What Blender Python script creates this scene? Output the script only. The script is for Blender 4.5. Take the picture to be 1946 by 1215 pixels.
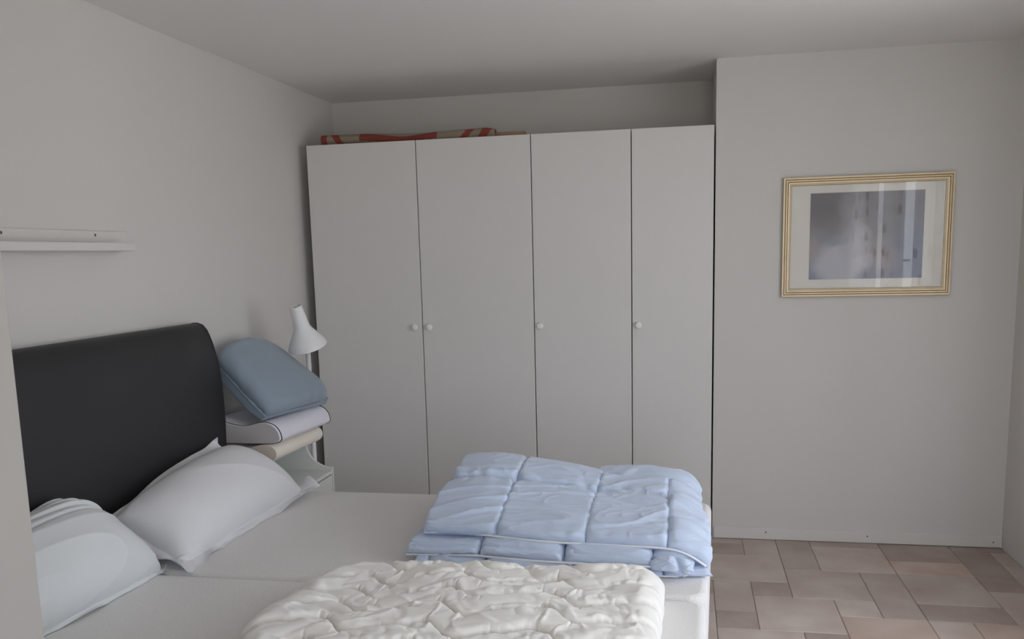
import bpy, bmesh, math, random
import numpy as np
from mathutils import Vector, Matrix

random.seed(7)
sc = bpy.context.scene
for o in list(bpy.data.objects):
    bpy.data.objects.remove(o)
COL = sc.collection

# ------------------------------------------------------------------ camera
YAW, PITCH, ROLL = -0.195283, -0.151509, -0.02522
F_PX, CY_OFF = 1664.94, 132.55
cy_, sy_ = math.cos(YAW), math.sin(YAW)
cp_, sp_ = math.cos(PITCH), math.sin(PITCH)
fwd = Vector((sy_ * cp_, cy_ * cp_, sp_))
rgt = Vector((cy_, -sy_, 0))
upv = rgt.cross(fwd)
cr_, sr_ = math.cos(ROLL), math.sin(ROLL)
r2 = rgt * cr_ + upv * sr_
u2 = upv * cr_ - rgt * sr_
cam_d = bpy.data.cameras.new('camera')
cam = bpy.data.objects.new('camera', cam_d)
COL.objects.link(cam)
cam_d.sensor_fit = 'HORIZONTAL'
cam_d.sensor_width = 36.0
cam_d.lens = F_PX / 1946 * 36.0
cam_d.shift_y = CY_OFF / 1946
cam_d.clip_start = 0.05
m = Matrix.Identity(4)
for i in range(3):
    m[i][0], m[i][1], m[i][2] = r2[i], u2[i], -fwd[i]
m.translation = (1.9565, -4.4615, 1.4622)
cam.matrix_world = m
sc.camera = cam

# ------------------------------------------------------------------ world, light, exposure
w = bpy.data.worlds.new('overcast_sky')
sc.world = w
w.use_nodes = True
nt = w.node_tree
bg = nt.nodes['Background']
tc = nt.nodes.new('ShaderNodeTexCoord')
sx = nt.nodes.new('ShaderNodeSeparateXYZ')
rp = nt.nodes.new('ShaderNodeValToRGB')
rp.color_ramp.elements[0].position = 0.47
rp.color_ramp.elements[0].color = (0.88, 0.86, 0.82, 1)
rp.color_ramp.elements[1].position = 0.53
rp.color_ramp.elements[1].color = (0.93, 0.98, 1.08, 1)
mp = nt.nodes.new('ShaderNodeMath'); mp.operation = 'MULTIPLY_ADD'
mp.inputs[1].default_value = 0.5; mp.inputs[2].default_value = 0.5
nt.links.new(tc.outputs['Generated'], sx.inputs[0])
nt.links.new(sx.outputs[2], mp.inputs[0])
nt.links.new(mp.outputs[0], rp.inputs[0])
nt.links.new(rp.outputs[0], bg.inputs[0])
bg.inputs[1].default_value = 6.7

WIN1 = dict(y0=-3.80, y1=-1.12, z0=0.40, z1=2.12)      # window in the right wall
FILL_WIN = dict(x0=1.98, x1=2.96, z0=0.45, z1=2.12)       # added opening behind the camera, invented for fill light


def portal(name, loc, rot, sx_, sy_):
    l = bpy.data.lights.new(name, 'AREA')
    l.shape = 'RECTANGLE'; l.size = sx_; l.size_y = sy_
    l.energy = 1
    l.cycles.is_portal = True
    o = bpy.data.objects.new(name, l)
    COL.objects.link(o)
    o.location = loc; o.rotation_euler = rot
    return o


portal('window_portal_right', (3.56, (WIN1['y0'] + WIN1['y1']) / 2, (WIN1['z0'] + WIN1['z1']) / 2),
       (0, math.pi / 2, 0), WIN1['z1'] - WIN1['z0'], WIN1['y1'] - WIN1['y0'])
portal('fill_portal_front', ((FILL_WIN['x0'] + FILL_WIN['x1']) / 2, -5.38, (FILL_WIN['z0'] + FILL_WIN['z1']) / 2),
       (math.pi / 2, 0, 0), FILL_WIN['x1'] - FILL_WIN['x0'], FILL_WIN['z1'] - FILL_WIN['z0'])

sc.view_settings.view_transform = 'Standard'
sc.view_settings.look = 'None'
sc.view_settings.gamma = 1.0
sc.view_settings.use_curve_mapping = False
sc.view_settings.exposure = 0.0
sc.cycles.use_denoising = True
sc.cycles.max_bounces = 10
sc.cycles.diffuse_bounces = 7
sc.cycles.transparent_max_bounces = 12
sc.cycles.sample_clamp_indirect = 6.0
sc.cycles.caustics_reflective = False
sc.cycles.caustics_refractive = False


# ------------------------------------------------------------------ materials
def mat(name, col, rough=0.6, bump=None, spec=0.4, sheen=0.0, metal=0.0, vary=None, coat=0.0):
    """bump = (scale, strength, distance[, stretch xyz]); vary = (scale, amount)"""
    mm = bpy.data.materials.new(name)
    mm.use_nodes = True
    n = mm.node_tree.nodes; l = mm.node_tree.links
    p = n['Principled BSDF']
    p.inputs['Base Color'].default_value = (*col, 1)
    p.inputs['Roughness'].default_value = rough
    p.inputs['Specular IOR Level'].default_value = spec
    p.inputs['Metallic'].default_value = metal
    p.inputs['Sheen Weight'].default_value = sheen
    p.inputs['Coat Weight'].default_value = coat
    t = n.new('ShaderNodeTexCoord')
    if vary:
        nz = n.new('ShaderNodeTexNoise'); nz.inputs['Scale'].default_value = vary[0]
        nz.inputs['Detail'].default_value = 4
        l.new(t.outputs['Object'], nz.inputs['Vector'])
        mx = n.new('ShaderNodeMix'); mx.data_type = 'RGBA'
        mx.inputs['A'].default_value = (*[c * (1 - vary[1]) for c in col], 1)
        mx.inputs['B'].default_value = (*[min(1, c * (1 + vary[1])) for c in col], 1)
        l.new(nz.outputs['Fac'], mx.inputs['Factor'])
        l.new(mx.outputs['Result'], p.inputs['Base Color'])
    if bump:
        nz = n.new('ShaderNodeTexNoise'); nz.inputs['Scale'].default_value = bump[0]
        nz.inputs['Detail'].default_value = 3
        if len(bump) > 3:
            mpn = n.new('ShaderNodeMapping'); mpn.inputs['Scale'].default_value = bump[3]
            l.new(t.outputs['Object'], mpn.inputs['Vector']); l.new(mpn.outputs[0], nz.inputs['Vector'])
        else:
            l.new(t.outputs['Object'], nz.inputs['Vector'])
        b = n.new('ShaderNodeBump'); b.inputs['Strength'].default_value = bump[1]
        b.inputs['Distance'].default_value = bump[2]
        l.new(nz.outputs['Fac'], b.inputs['Height']); l.new(b.outputs[0], p.inputs['Normal'])
    return mm


WALLC = (0.665, 0.645, 0.622)
M = {}
M['wall'] = mat('wall_paint', WALLC, 0.9, (170, 0.06, 0.002), 0.25, vary=(1.4, 0.012))
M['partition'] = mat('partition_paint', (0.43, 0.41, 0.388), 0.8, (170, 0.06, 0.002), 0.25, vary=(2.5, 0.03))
M['ceiling'] = mat('ceiling_paint', (0.80, 0.785, 0.765), 0.9, (120, 0.05, 0.002), 0.2)
M['trim'] = mat('trim_paint', (0.69, 0.675, 0.645), 0.5, (90, 0.03, 0.001))
M['lacquer'] = mat('white_foil', (0.71, 0.695, 0.68), 0.42, (60, 0.015, 0.001), 0.35)
M['inner'] = mat('cabinet_inside', (0.45, 0.43, 0.40), 0.6, (60, 0.02, 0.001))
M['knob'] = mat('knob_paint', (0.86, 0.85, 0.84), 0.3, None, 0.5)
M['shelf'] = mat('shelf_paint', (0.68, 0.66, 0.635), 0.45, (80, 0.02, 0.001))
M['hole'] = mat('dark_hole', (0.05, 0.045, 0.04), 0.8, (300, 0.1, 0.001))
M['screw'] = mat('screw_metal', (0.16, 0.14, 0.12), 0.4, None, 0.5, metal=0.7)
M['leather'] = mat('dark_leatherette', (0.026, 0.0255, 0.028), 0.52, (420, 0.18, 0.0012), 0.4, vary=(3, 0.10))
M['mattress'] = mat('mattress_ticking', (0.77, 0.755, 0.745), 0.92, (120, 0.5, 0.004, (1, 1, 1)), 0.2, 0.15)
M['base'] = mat('bed_base_cloth', (0.74, 0.73, 0.73), 0.9, (300, 0.3, 0.002), 0.2)
M['pillow'] = mat('pillow_cotton', (0.77, 0.77, 0.795), 0.85, (34, 0.30, 0.003, (1, 9, 1)), 0.2, 0.2)
M['pillow2'] = mat('pillow_plain', (0.71, 0.735, 0.75), 0.85, (240, 0.08, 0.0015), 0.2, 0.2)
M['bluepillow'] = mat('blue_pillow_cotton', (0.27, 0.335, 0.40), 0.8, (260, 0.08, 0.0015), 0.25, 0.25)
M['bluepipe'] = mat('blue_piping', (0.26, 0.33, 0.40), 0.8, (260, 0.08, 0.0015))
M['memory'] = mat('memory_cover', (0.78, 0.76, 0.83), 0.9, (170, 0.35, 0.003), 0.2, 0.2)
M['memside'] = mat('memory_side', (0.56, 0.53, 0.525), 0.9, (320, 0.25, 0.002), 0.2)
M['blackpipe'] = mat('black_piping', (0.03, 0.03, 0.04), 0.7, (300, 0.1, 0.001))
M['cream'] = mat('cream_foam_cover', (0.88, 0.81, 0.715), 0.92, (260, 0.12, 0.002), 0.2, 0.15)
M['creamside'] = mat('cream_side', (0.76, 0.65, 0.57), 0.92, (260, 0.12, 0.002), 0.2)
M['cloth'] = mat('white_cloth', (0.74, 0.73, 0.80), 0.9, (260, 0.15, 0.002))
M['bluequilt'] = mat('blue_duvet_cotton', (0.53, 0.615, 0.77), 0.62, (150, 0.10, 0.002), 0.35, 0.3)
M['whitepipe'] = mat('white_piping', (0.85, 0.85, 0.86), 0.7, (260, 0.1, 0.001))
M['quilt'] = mat('cream_duvet_cotton', (0.86, 0.84, 0.805), 0.55, (150, 0.10, 0.002), 0.35, 0.25)
M['night'] = mat('nightstand_paint', (0.74, 0.755, 0.73), 0.5, (60, 0.02, 0.001), 0.35)
M['lamp'] = mat('lamp_white', (0.82, 0.82, 0.83), 0.4, (200, 0.02, 0.0005), 0.45)
M['lampin'] = mat('lamp_inside', (0.20, 0.19, 0.18), 0.5, (200, 0.02, 0.0005))
M['gold'] = mat('gold_leaf', (0.80, 0.66, 0.45), 0.40, (60, 0.06, 0.0006, (1, 1, 1)), 0.5, metal=0.25, vary=(14, 0.10))
M['golddark'] = mat('gold_groove', (0.17, 0.10, 0.045), 0.5, (80, 0.06, 0.0006), 0.4, metal=0.3)
M['mount'] = mat('mount_board', (0.80, 0.765, 0.71), 0.9, (200, 0.04, 0.0006), 0.2)
M['red'] = mat('roll_red', (0.24, 0.048, 0.036), 0.7, (90, 0.05, 0.001), vary=(10, 0.2))
M['beige'] = mat('roll_beige', (0.29, 0.235, 0.175), 0.75, (90, 0.05, 0.001), vary=(8, 0.2))
M['tube'] = mat('cardboard', (0.36, 0.24, 0.15), 0.8, (90, 0.05, 0.001))
M['grout'] = mat('grout', (0.40, 0.34, 0.30), 0.95, (60, 0.15, 0.002))
M['winframe'] = mat('window_paint', (0.85, 0.85, 0.85), 0.4, (60, 0.02, 0.001))
M['handle'] = mat('window_handle_metal', (0.25, 0.25, 0.26), 0.35, None, metal=0.8)


def tile_mat():
    mm = bpy.data.materials.new('stone_tile'); mm.use_nodes = True
    n = mm.node_tree.nodes; l = mm.node_tree.links
    p = n['Principled BSDF']
    p.inputs['Roughness'].default_value = 0.55
    p.inputs['Specular IOR Level'].default_value = 0.3
    oi = n.new('ShaderNodeObjectInfo'); t = n.new('ShaderNodeTexCoord')
    ad = n.new('ShaderNodeVectorMath'); ad.operation = 'ADD'
    l.new(t.outputs['Object'], ad.inputs[0])
    mu = n.new('ShaderNodeMath'); mu.operation = 'MULTIPLY'; mu.inputs[1].default_value = 40
    l.new(oi.outputs['Random'], mu.inputs[0]); l.new(mu.outputs[0], ad.inputs[1])
    nz = n.new('ShaderNodeTexNoise'); nz.inputs['Scale'].default_value = 5; nz.inputs['Detail'].default_value = 6
    l.new(ad.outputs[0], nz.inputs['Vector'])
    r = n.new('ShaderNodeValToRGB')
    r.color_ramp.elements[0].position = 0.32; r.color_ramp.elements[0].color = (0.86, 0.80, 0.76, 1)
    r.color_ramp.elements[1].position = 0.68; r.color_ramp.elements[1].color = (1.08, 1.08, 1.08, 1)
    l.new(nz.outputs['Fac'], r.inputs[0])
    mx = n.new('ShaderNodeMix'); mx.data_type = 'RGBA'; mx.blend_type = 'MULTIPLY'
    mx.inputs['Factor'].default_value = 1
    l.new(oi.outputs['Color'], mx.inputs['A']); l.new(r.outputs[0], mx.inputs['B'])
    l.new(mx.outputs['Result'], p.inputs['Base Color'])
    b = n.new('ShaderNodeBump'); b.inputs['Strength'].default_value = 0.15; b.inputs['Distance'].default_value = 0.003
    l.new(nz.outputs['Fac'], b.inputs['Height']); l.new(b.outputs[0], p.inputs['Normal'])
    return mm


M['tile'] = tile_mat()


def glass_mat(name, tint=(1, 1, 1), gl=0.0, ior=1.5):
    mm = bpy.data.materials.new(name); mm.use_nodes = True
    n = mm.node_tree.nodes; l = mm.node_tree.links
    n.remove(n['Principled BSDF'])
    tr = n.new('ShaderNodeBsdfTransparent'); tr.inputs[0].default_value = (*tint, 1)
    g = n.new('ShaderNodeBsdfGlossy'); g.inputs['Roughness'].default_value = gl
    fr = n.new('ShaderNodeFresnel'); fr.inputs['IOR'].default_value = ior
    mx = n.new('ShaderNodeMixShader')
    ge = n.new('ShaderNodeNewGeometry')          # reflect on the entry face only
    inv = n.new('ShaderNodeMath'); inv.operation = 'SUBTRACT'; inv.inputs[0].default_value = 1.0
    mu = n.new('ShaderNodeMath'); mu.operation = 'MULTIPLY'
    l.new(ge.outputs['Backfacing'], inv.inputs[1]); l.new(inv.outputs[0], mu.inputs[0]); l.new(fr.outputs[0], mu.inputs[1])
    l.new(mu.outputs[0], mx.inputs[0]); l.new(tr.outputs[0], mx.inputs[1]); l.new(g.outputs[0], mx.inputs[2])
    l.new(mx.outputs[0], n['Material Output'].inputs[0])
    return mm


M['pictureglass'] = glass_mat('picture_glass', gl=0.0, ior=1.55)
M['windowglass'] = glass_mat('window_glass', (0.97, 0.98, 0.98), ior=1.5)


def sheer_mat():
    mm = bpy.data.materials.new('sheer_curtain_cloth'); mm.use_nodes = True
    n = mm.node_tree.nodes; l = mm.node_tree.links
    n.remove(n['Principled BSDF'])
    tr = n.new('ShaderNodeBsdfTransparent'); tr.inputs[0].default_value = (0.95, 0.95, 0.96, 1)
    tl = n.new('ShaderNodeBsdfTranslucent'); df = n.new('ShaderNodeBsdfDiffuse')
    t = n.new('ShaderNodeTexCoord')
    v = n.new('ShaderNodeTexVoronoi'); v.inputs['Scale'].default_value = 6.5; v.inputs['Randomness'].default_value = 0.35
    l.new(t.outputs['Object'], v.inputs['Vector'])
    r = n.new('ShaderNodeValToRGB')
    r.color_ramp.elements[0].position = 0.22; r.color_ramp.elements[0].color = (0.10, 0.085, 0.08, 1)
    r.color_ramp.elements[1].position = 0.28; r.color_ramp.elements[1].color = (0.72, 0.72, 0.74, 1)
    l.new(v.outputs['Distance'], r.inputs[0])
    l.new(r.outputs[0], tl.inputs[0]); l.new(r.outputs[0], df.inputs[0])
    m1 = n.new('ShaderNodeMixShader'); m1.inputs[0].default_value = 0.5
    l.new(tl.outputs[0], m1.inputs[1]); l.new(df.outputs[0], m1.inputs[2])
    m2 = n.new('ShaderNodeMixShader'); m2.inputs[0].default_value = 0.92
    l.new(tr.outputs[0], m2.inputs[1]); l.new(m1.outputs[0], m2.inputs[2])
    l.new(m2.outputs[0], n['Material Output'].inputs[0])
    return mm


M['sheer'] = sheer_mat()


def print_mat():
    """soft blue-grey generic abstract print; object coords: x -0.5..0.5 across, z -0.5..0.5 up"""
    mm = bpy.data.materials.new('abstract_print'); mm.use_nodes = True
    n = mm.node_tree.nodes; l = mm.node_tree.links
    p = n['Principled BSDF']; p.inputs['Roughness'].default_value = 0.7
    t = n.new('ShaderNodeTexCoord'); s = n.new('ShaderNodeSeparateXYZ')
    nz0 = n.new('ShaderNodeTexNoise'); nz0.inputs['Scale'].default_value = 9; nz0.inputs['Detail'].default_value = 5
    l.new(t.outputs['Object'], nz0.inputs['Vector'])
    wa = n.new('ShaderNodeVectorMath'); wa.operation = 'MULTIPLY_ADD'
    wa.inputs[1].default_value = (0.10, 0.0, 0.10)
    l.new(nz0.outputs['Color'], wa.inputs[0]); l.new(t.outputs['Object'], wa.inputs[2])
    l.new(wa.outputs[0], s.inputs[0])
    ramp = n.new('ShaderNodeValToRGB')
    ad = n.new('ShaderNodeMath'); ad.inputs[1].default_value = 0.30 - 0.05
    # vertical position in metres (-0.2..0.2) to 0..1
    mu = n.new('ShaderNodeMath'); mu.operation = 'MULTIPLY'; mu.inputs[1].default_value = 2.2
    l.new(s.outputs[2], ad.inputs[0]); l.new(ad.outputs[0], mu.inputs[0]); l.new(mu.outputs[0], ramp.inputs[0])
    e = ramp.color_ramp.elements
    e[0].position = 0.08; e[0].color = (0.24, 0.26, 0.36, 1)
    e[1].position = 0.95; e[1].color = (0.22, 0.21, 0.225, 1)
    for pos, c in ((0.30, (0.30, 0.32, 0.40, 1)), (0.5, (0.38, 0.365, 0.37, 1)), (0.68, (0.33, 0.32, 0.335, 1))):
        q = e.new(pos); q.color = c

    def blob(cx, cz, rx, rz, soft):
        a = n.new('ShaderNodeVectorMath'); a.operation = 'SUBTRACT'; a.inputs[1].default_value = (cx, 0, cz)
        b = n.new('ShaderNodeVectorMath'); b.operation = 'MULTIPLY'; b.inputs[1].default_value = (1 / rx, 0, 1 / rz)
        c = n.new('ShaderNodeVectorMath'); c.operation = 'LENGTH'
        l.new(wa.outputs[0], a.inputs[0]); l.new(a.outputs[0], b.inputs[0]); l.new(b.outputs[0], c.inputs[0])
        d = n.new('ShaderNodeMapRange'); d.inputs['From Min'].default_value = 1 + soft
        d.inputs['From Max'].default_value = 1 - soft
        l.new(c.outputs['Value'], d.inputs['Value'])
        return d.outputs[0]
    cur = ramp.outputs[0]
    for (cx, cz, rx, rz, soft, colr, k) in (
            (-0.20, 0.115, 0.16, 0.09, 0.8, (0.20, 0.19, 0.20), 0.75),
            (0.17, 0.02, 0.16, 0.22, 0.7, (0.21, 0.195, 0.205), 0.75),
            (0.27, -0.08, 0.09, 0.16, 0.6, (0.17, 0.20, 0.29), 0.7),
            (-0.055, -0.12, 0.115, 0.115, 0.22, (0.56, 0.56, 0.61), 0.85),
            (0.01, -0.06, 0.055, 0.10, 0.45, (0.56, 0.53, 0.56), 0.7),
            (-0.02, 0.06, 0.045, 0.15, 0.6, (0.42, 0.41, 0.44), 0.6),
            (-0.10, -0.015, 0.06, 0.022, 0.5, (0.27, 0.30, 0.36), 0.7),
            (0.125, -0.10, 0.05, 0.07, 0.7, (0.40, 0.35, 0.34), 0.5)):
        mk = blob(cx, cz + .05, rx, rz, soft)
        mm2 = n.new('ShaderNodeMath'); mm2.operation = 'MULTIPLY'; mm2.inputs[1].default_value = k
        l.new(mk, mm2.inputs[0])
        mx = n.new('ShaderNodeMix'); mx.data_type = 'RGBA'; mx.inputs['B'].default_value = (*colr, 1)
        l.new(mm2.outputs[0], mx.inputs['Factor']); l.new(cur, mx.inputs['A'])
        cur = mx.outputs['Result']
    l.new(cur, p.inputs['Base Color'])
    return mm


M['print'] = print_mat()


# ------------------------------------------------------------------ object helpers
def tag(o, label=None, cat=None, group=None, kind=None):
    if label: o['label'] = label
    if cat: o['category'] = cat
    if group: o['group'] = group
    if kind: o['kind'] = kind
    return o


def thing(name, label, cat, loc=(0, 0, 0), group=None):
    o = bpy.data.objects.new(name, None); COL.objects.link(o)
    o.location = loc
    o.empty_display_size = 0.05
    bpy.context.view_layer.update()
    return tag(o, label, cat, group)


def link_mesh(name, me, parent=None, smooth=False):
    o = bpy.data.objects.new(name, me); COL.objects.link(o)
    if parent is not None:
        o.parent = parent
        o.matrix_parent_inverse = world_of(parent).inverted()
    if smooth:
        me.polygons.foreach_set('use_smooth', [True] * len(me.polygons)); me.update()
    return o


def world_of(o):
    mw = o.matrix_basis.copy()
    if o.parent:
        mw = world_of(o.parent) @ o.matrix_parent_inverse @ mw
    return mw


def pydata(name, verts, faces, material, parent=None, smooth=False):
    me = bpy.data.meshes.new(name)
    me.from_pydata([tuple(map(float, v)) for v in verts], [], faces)
    me.update()
    if isinstance(material, (list, tuple)):
        for q in material: me.materials.append(q)
    else:
        me.materials.append(material)
    return link_mesh(name, me, parent, smooth)


def bm_obj(name, bm, material, parent=None, smooth=False):
    me = bpy.data.meshes.new(name)
    bm.to_mesh(me); bm.free()
    me.materials.append(material)
    return link_mesh(name, me, parent, smooth)


def bm_box(bm, x0, x1, y0, y1, z0, z1, bevel=0.0, seg=2):
    vs = [bm.verts.new((x, y, z)) for x in (x0, x1) for y in (y0, y1) for z in (z0, z1)]
    q = [(0, 1, 3, 2), (4, 6, 7, 5), (0, 4, 5, 1), (2, 3, 7, 6), (0, 2, 6, 4), (1, 5, 7, 3)]
    fs = [bm.faces.new([vs[i] for i in f]) for f in q]
    if bevel > 0:
        es = list({e for f in fs for e in f.edges})
        bmesh.ops.bevel(bm, geom=es, offset=bevel, segments=seg, profile=0.6, affect='EDGES')


def box(name, x0, x1, y0, y1, z0, z1, material, parent=None, bevel=0.0, seg=2, smooth=False):
    bm = bmesh.new(); bm_box(bm, x0, x1, y0, y1, z0, z1, bevel, seg)
    bmesh.ops.recalc_face_normals(bm, faces=bm.faces)
    return bm_obj(name, bm, material, parent, smooth)


def lathe(name, prof, material, parent=None, loc=(0, 0, 0), axis=(0, 0, 1), n=40, closed=False):
    ax = Vector(axis).normalized()
    R = Vector((0, 0, 1)).rotation_difference(ax).to_matrix()
    L = Vector(loc)
    verts, faces = [], []
    for r, z in prof:
        for k in range(n):
            a = 2 * math.pi * k / n
            verts.append(R @ Vector((r * math.cos(a), r * math.sin(a), z)) + L)
    mN = len(prof)
    for i in range(mN - 1 if not closed else mN):
        j = (i + 1) % mN
        for k in range(n):
            k2 = (k + 1) % n
            faces.append((i * n + k, i * n + k2, j * n + k2, j * n + k))
    o = pydata(name, verts, faces, material, parent, True)
    return o


def tube(name, pts, rad, material, parent=None, n=8, caps=True):
    pts = np.asarray(pts, float)
    T = np.gradient(pts, axis=0)
    T /= np.linalg.norm(T, axis=1)[:, None] + 1e-12
    up = np.array([0, 0, 1.0])
    if abs(T[0] @ up) > 0.9: up = np.array([0, 1.0, 0])
    verts, faces = [], []
    prev = None
    for i, p in enumerate(pts):
        a = up - (up @ T[i]) * T[i] if prev is None else prev - (prev @ T[i]) * T[i]
        a /= np.linalg.norm(a) + 1e-12; prev = a
        b = np.cross(T[i], a)
        for k in range(n):
            t = 2 * math.pi * k / n
            verts.append(p + rad * (math.cos(t) * a + math.sin(t) * b))
    for i in range(len(pts) - 1):
        for k in range(n):
            k2 = (k + 1) % n
            faces.append((i * n + k, i * n + k2, (i + 1) * n + k2, (i + 1) * n + k))
    if caps:
        faces.append(tuple(range(n))[::-1]); faces.append(tuple(range((len(pts) - 1) * n, len(pts) * n)))
    return pydata(name, verts, faces, material, parent, True)


# ------------------------------------------------------------------ soft goods: small cloth solver
def spl(t, n):
    """matrix interpolating n evenly spaced controls with a natural cubic spline"""
    t = np.asarray(t) * (n - 1)
    A = np.zeros((n, n)); B = np.zeros((n, n))
    A[0, 0] = A[-1, -1] = 1
    for i in range(1, n - 1):
        A[i, i - 1:i + 2] = (1, 4, 1)
        B[i, i - 1:i + 2] = (6, -12, 6)
    K = np.linalg.solve(A, B)
    i = np.clip(t.astype(int), 0, n - 2); f = t - i
    out = np.zeros((len(t), n)); r = np.arange(len(t))
    out[r, i] += 1 - f; out[r, i + 1] += f
    a = ((1 - f) ** 3 - (1 - f)) / 6; b = (f ** 3 - f) / 6
    out += a[:, None] * K[i] + b[:, None] * K[i + 1]
    return out


def surf(ctrl, nu, nv):
    C = np.asarray(ctrl, float)
    Bu = spl(np.linspace(0, 1, nu), C.shape[0]); Bv = spl(np.linspace(0, 1, nv), C.shape[1])
    return np.einsum('ua,abk,vb->uvk', Bu, C, Bv)


def normals(P):
    du = np.gradient(P, axis=0); dv = np.gradient(P, axis=1)
    N = np.cross(du, dv)
    return N / (np.linalg.norm(N, axis=2, keepdims=True) + 1e-12)


def smooth_noise(nu, nv, cu, cv, rng):
    g = rng.standard_normal((cu, cv))
    return spl(np.linspace(0, 1, nu), cu) @ g @ spl(np.linspace(0, 1, nv), cv).T


def cloth(S, exu, exv, pin, press, iters=140, seed=1, noise=0.002, bend=0.25, floor=None, sgn=1, maxh=None, cells=(40, 40), keep=0.0):
    """S rest surface; pin 0..1 pull to S; press push along normal; returns deformed grid"""
    rng = np.random.default_rng(seed)
    nu, nv = S.shape[:2]
    N0 = normals(S) * sgn
    P = S + N0 * (np.abs(smooth_noise(nu, nv, cells[0], cells[1], rng)) * noise)[..., None] * (1 - pin[..., None])
    V = np.zeros_like(P)

    def rest(a, b, k):
        return np.linalg.norm(a - b, axis=2) * k
    G = []
    exu = np.broadcast_to(exu, (nu, nv)); exv = np.broadcast_to(exv, (nu, nv))
    for st in (0, 1):
        a = (slice(st, nu - 1, 2), slice(None)); b = (slice(st + 1, nu, 2), slice(None))
        G.append((a, b, rest(S[a], S[b], exu[a]), 1.0))
        a = (slice(None), slice(st, nv - 1, 2)); b = (slice(None), slice(st + 1, nv, 2))
        G.append((a, b, rest(S[a], S[b], exv[a]), 1.0))
    for st in (0, 1):
        for (oa, ob) in ((0, 1), (1, 0)):
            a = (slice(st, nu - 1, 2), slice(oa, nv - 1 + oa)); b = (slice(st + 1, nu, 2), slice(ob, nv - 1 + ob))
            G.append((a, b, rest(S[a], S[b], (exu[a] + exv[a]) / 2), 0.35))
    for st in (0, 1, 2, 3):
        a = (slice(st, nu - 2, 4), slice(None)); b = (slice(st + 2, nu, 4), slice(None))
        G.append((a, b, rest(S[a], S[b], exu[a]), bend))
        a = (slice(None), slice(st, nv - 2, 4)); b = (slice(None), slice(st + 2, nv, 4))
        G.append((a, b, rest(S[a], S[b], exv[a]), bend))
    for it in range(iters):
        N = normals(P) * sgn
        V = V * 0.90 + N * press * (1 - pin[..., None])
        Q = P + V
        for a, b, L, k in G:
            A = Q[a]; B = Q[b]
            na, nb = A.shape, B.shape
            if na != nb:
                mu_, mv_ = min(na[0], nb[0]), min(na[1], nb[1])
                A = A[:mu_, :mv_]; B = B[:mu_, :mv_]; L2 = L[:mu_, :mv_]
            else:
                L2 = L
            d = B - A
            ln = np.sqrt((d * d).sum(2)) + 1e-9
            c = d * (0.5 * k * (ln - L2) / ln)[..., None]
            if a[0].step == 2 and a[1] != slice(None) and False:
                pass
            Q[a][:A.shape[0], :A.shape[1]] += c
            Q[b][:A.shape[0], :A.shape[1]] -= c
        Q += (S - Q) * np.maximum(pin, keep)[..., None]
        h = ((Q - S) * N0).sum(2)
        lo = np.minimum(h, 0)
        Q -= N0 * (lo * 0.8)[..., None]
        if maxh is not None:
            hi = np.maximum(h - maxh, 0)
            Q -= N0 * (hi * 0.5)[..., None]
        if floor is not None:
            Q[..., 2] = np.maximum(Q[..., 2], floor)
        V = Q - P
        P = Q
    return P


def sample(G, du, dv):
    nu, nv = G.shape
    i, j = np.meshgrid(np.arange(nu), np.arange(nv), indexing='ij')
    x = np.clip(i + du, 0, nu - 1.001); y = np.clip(j + dv, 0, nv - 1.001)
    a = x.astype(int); b = y.astype(int); fx_ = x - a; fy_ = y - b
    return (G[a, b] * (1 - fx_) * (1 - fy_) + G[a + 1, b] * fx_ * (1 - fy_) + G[a, b + 1] * (1 - fx_) * fy_ + G[a + 1, b + 1] * fx_ * fy_)


def creases(S, su, sv, seed, warp=0.6, sharp=2.0):
    """sharp winding fold lines, 0..1; su, sv = mean spacing in metres along u and v"""
    rng = np.random.default_rng(seed)
    nu, nv = S.shape[:2]
    lu = np.linalg.norm(np.diff(S[:, nv // 2], axis=0), axis=1).sum(); lv = np.linalg.norm(np.diff(S[nu // 2], axis=0), axis=1).sum()
    cu, cv = max(4, int(lu / su)), max(4, int(lv / sv))
    G = smooth_noise(nu, nv, cu, cv, rng)
    wu = smooth_noise(nu, nv, max(4, cu // 2), max(4, cv // 2), rng) * warp * su * nu / lu
    wv = smooth_noise(nu, nv, max(4, cu // 2), max(4, cv // 2), rng) * warp * sv * nv / lv
    G = sample(G, wu, wv)
    return np.clip(1 - np.abs(G) * 1.1, 0, 1) ** sharp


def puffs(S, su, sv, seed, warp=0.8):
    """rounded puffs parted by sharp winding valleys"""
    return np.sqrt(np.clip(1 - creases(S, su, sv, seed, warp, 1.0), 0, 1))


def puckers(S, lines, axis, step, reach, seed):
    """short gathers running away from seams; lines = positions 0..1 on the given axis"""
    rng = np.random.default_rng(seed)
    nu, nv = S.shape[:2]
    U, V_ = np.meshgrid(np.linspace(0, 1, nu), np.linspace(0, 1, nv), indexing='ij')
    lu = np.linalg.norm(np.diff(S[:, nv // 2], axis=0), axis=1).sum(); lv = np.linalg.norm(np.diff(S[nu // 2], axis=0), axis=1).sum()
    out = np.zeros((nu, nv))
    for q in lines:
        if axis == 0:
            d = np.abs(U - q) * lu; n_ = smooth_noise(nu, nv, 5 + int(lu / 0.09), int(lv / step), rng)
        else:
            d = np.abs(V_ - q) * lv; n_ = smooth_noise(nu, nv, int(lu / step), 5 + int(lv / 0.09), rng)
        out += n_ * np.exp(-(d / reach) ** 1.5) * np.clip(d / 0.005, 0, 1)
    return out


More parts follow.
